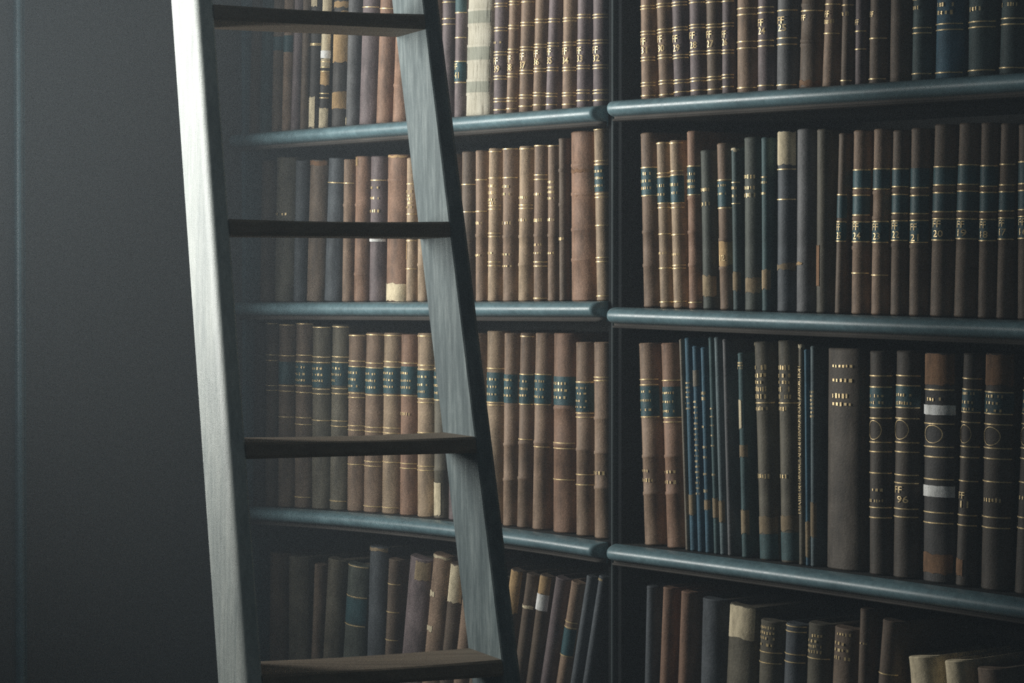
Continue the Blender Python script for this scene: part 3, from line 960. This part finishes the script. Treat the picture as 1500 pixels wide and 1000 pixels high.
while z < Z_END - .1:
    lp = along(bl, tl, z) + RUNG * RT
    rp = along(br, tr, z)
    vs, fs = [], []
    shift = (along(br, tr, z - TH) - along(br, tr, z))
    prof = [(.003, 0), (RD - .004, 0), (RD - .004, -TH), (.004, -TH), (.000, -TH + .005), (-.001, -.004)]
    for i in range(13):
        t = i / 12
        c = lp + (rp - lp) * t
        for (dd, dz) in prof:
            sag = -.0022 * math.sin(math.pi * t) if dz == 0 else 0       # worn hollow
            vs.append(tuple(c + BACK * dd + shift * (-dz / TH) * 1.0 - lad_o + Vector((0, 0, sag)) - Vector((0, 0, 0))))
    m_ = len(prof)
    for i in range(12):
        for j in range(m_):
            k = (j + 1) % m_
            fs.append((i * m_ + j, i * m_ + k, (i + 1) * m_ + k, (i + 1) * m_ + j))
    fs.append(tuple(range(m_))); fs.append(tuple(12 * m_ + j for j in range(m_))[::-1])
    from_pydata('tread', vs, fs, MAT['tread'], ladder, False)
    z += step

# ------------------------------------------------------------------ room
def slab(name, o, ux, uy, w0, w1, h0, h1, th, mat):
    """a thick rectangular slab spanned by ux, uy; th on the hidden side"""
    nrm = ux.cross(uy).normalized()
    vs = []
    for s_ in (0, -th):
        for (a, b_) in ((w0, h0), (w1, h0), (w1, h1), (w0, h1)):
            vs.append(tuple(o + ux * a + uy * b_ + nrm * s_))
    fs = [(0, 1, 2, 3), (7, 6, 5, 4), (0, 4, 5, 1), (1, 5, 6, 2), (2, 6, 7, 3), (3, 7, 4, 0)]
    ob = from_pydata(name, vs, fs, mat, None, False)
    ob['kind'] = 'structure'
    return ob
UP = Vector((0, 0, 1))
OUT = -SHELF_IN
slab('wall_back', CORNER - OUT * .02, OUT, UP, 0, .60, 0, 7.6, -.2, MAT['wall'])
fl = from_pydata('floor', *box_mesh(-4, 4, -1, 7, -.1, 0), MAT['floor'], None, False)
fl['kind'] = 'structure'

# raised moulding down the back wall
def wall_w(px):
    d = ray(px, 430)
    t = (CORNER - EYE).dot(WALL_N) / d.dot(WALL_N)
    return (EYE + d * t - CORNER).dot(OUT)
w0, w1, w2 = wall_w(36), wall_w(32), wall_w(21)
prof = [(w0, 0)]
for i in range(9):
    t = math.pi * i / 8
    prof.append((w0 + (w1 - w0) * (1 - math.cos(t)) / 2, .006 * math.sin(t) + .002))
for i in range(9):
    t = math.pi * i / 8
    prof.append((w1 + (w2 - w1) * (1 - math.cos(t)) / 2, .014 * math.sin(t) + .002))
prof.append((w2, 0))
vs, fs = [], []
for z in (0, 7.5):
    for (w, h) in prof:
        vs.append(tuple(CORNER + OUT * w + WALL_N * h + UP * z))
m_ = len(prof)
for j in range(m_):
    k = (j + 1) % m_
    fs.append((j, k, m_ + k, m_ + j))
fs.append(tuple(range(m_))); fs.append(tuple(range(m_, 2 * m_))[::-1])
tr_ = from_pydata('trim_1', vs, fs, MAT['paint'], None)
tr_['kind'] = 'structure'

# ------------------------------------------------------------------ light
def area(name, loc, target, sx, sy, power, color, spread=180):
    l = bpy.data.lights.new(name, 'AREA')
    l.shape = 'RECTANGLE'
    l.size, l.size_y = sx, sy
    l.energy = power
    l.color = color
    l.spread = math.radians(spread)
    o = bpy.data.objects.new(name, l)
    COL.objects.link(o)
    o.location = loc
    o.rotation_euler = (Vector(target) - Vector(loc)).to_track_quat('-Z', 'Y').to_euler()
    return o
wl = case_point(A_CORNER - .34, -1.52, 2.02)
area('window_light', wl, wl + SHELF_U + SHELF_IN * 1.0 + Vector((0, 0, .17)), 0.6, 1.1, 31, (.97, 1.0, .975), 106)
wl = case_point(A_CORNER + .25, -1.6, 2.2)
area('trim_fill', wl, wl + SHELF_U + SHELF_IN * .5, .6, 1.2, 2.2, (.86, .96, 1.0), 180)  # added fill lamp that brightens the wall moulding, no real source behind it

# thin dust haze hanging in the alcove, lit by the window
m = bpy.data.materials.new('dust_haze')
m.use_nodes = True
nt = m.node_tree
nt.nodes.clear()
vsn = nt.nodes.new('ShaderNodeVolumeScatter')
vsn.inputs['Color'].default_value = (.80, .91, 1, 1)
vsn.inputs['Density'].default_value = .056
vsn.inputs['Anisotropy'].default_value = 0
mo = nt.nodes.new('ShaderNodeOutputMaterial')
nt.links.new(vsn.outputs[0], mo.inputs['Volume'])
hz = from_pydata('dust_haze', *box_mesh(-3.9, 3.9, -.95, 6.9, .01, 7.9), m, None, False)
hz['kind'] = 'stuff'
hz['label'] = 'thin grey dust haze hanging in the air of the alcove'
hz['category'] = 'haze'

w = bpy.data.worlds.new('hall')
SC.world = w
w.use_nodes = True
bg = w.node_tree.nodes['Background']
bg.inputs[0].default_value = (.62, .80, .90, 1)
bg.inputs[1].default_value = .055

# ------------------------------------------------------------------ camera
cam = bpy.data.cameras.new('camera')
cam.sensor_width = 36
cam.lens = 36 * F / 1500
cam.clip_start = .05
co = bpy.data.objects.new('camera', cam)
COL.objects.link(co)
co.location = EYE
co.rotation_euler = (math.pi / 2 - PITCH, 0, 0)
SC.camera = co
SC.cycles.use_denoising = False
vs_ = SC.view_settings
vs_.view_transform = 'Standard'
vs_.look = 'None'
vs_.gamma = 1
vs_.exposure = 0
vs_.use_curve_mapping = False
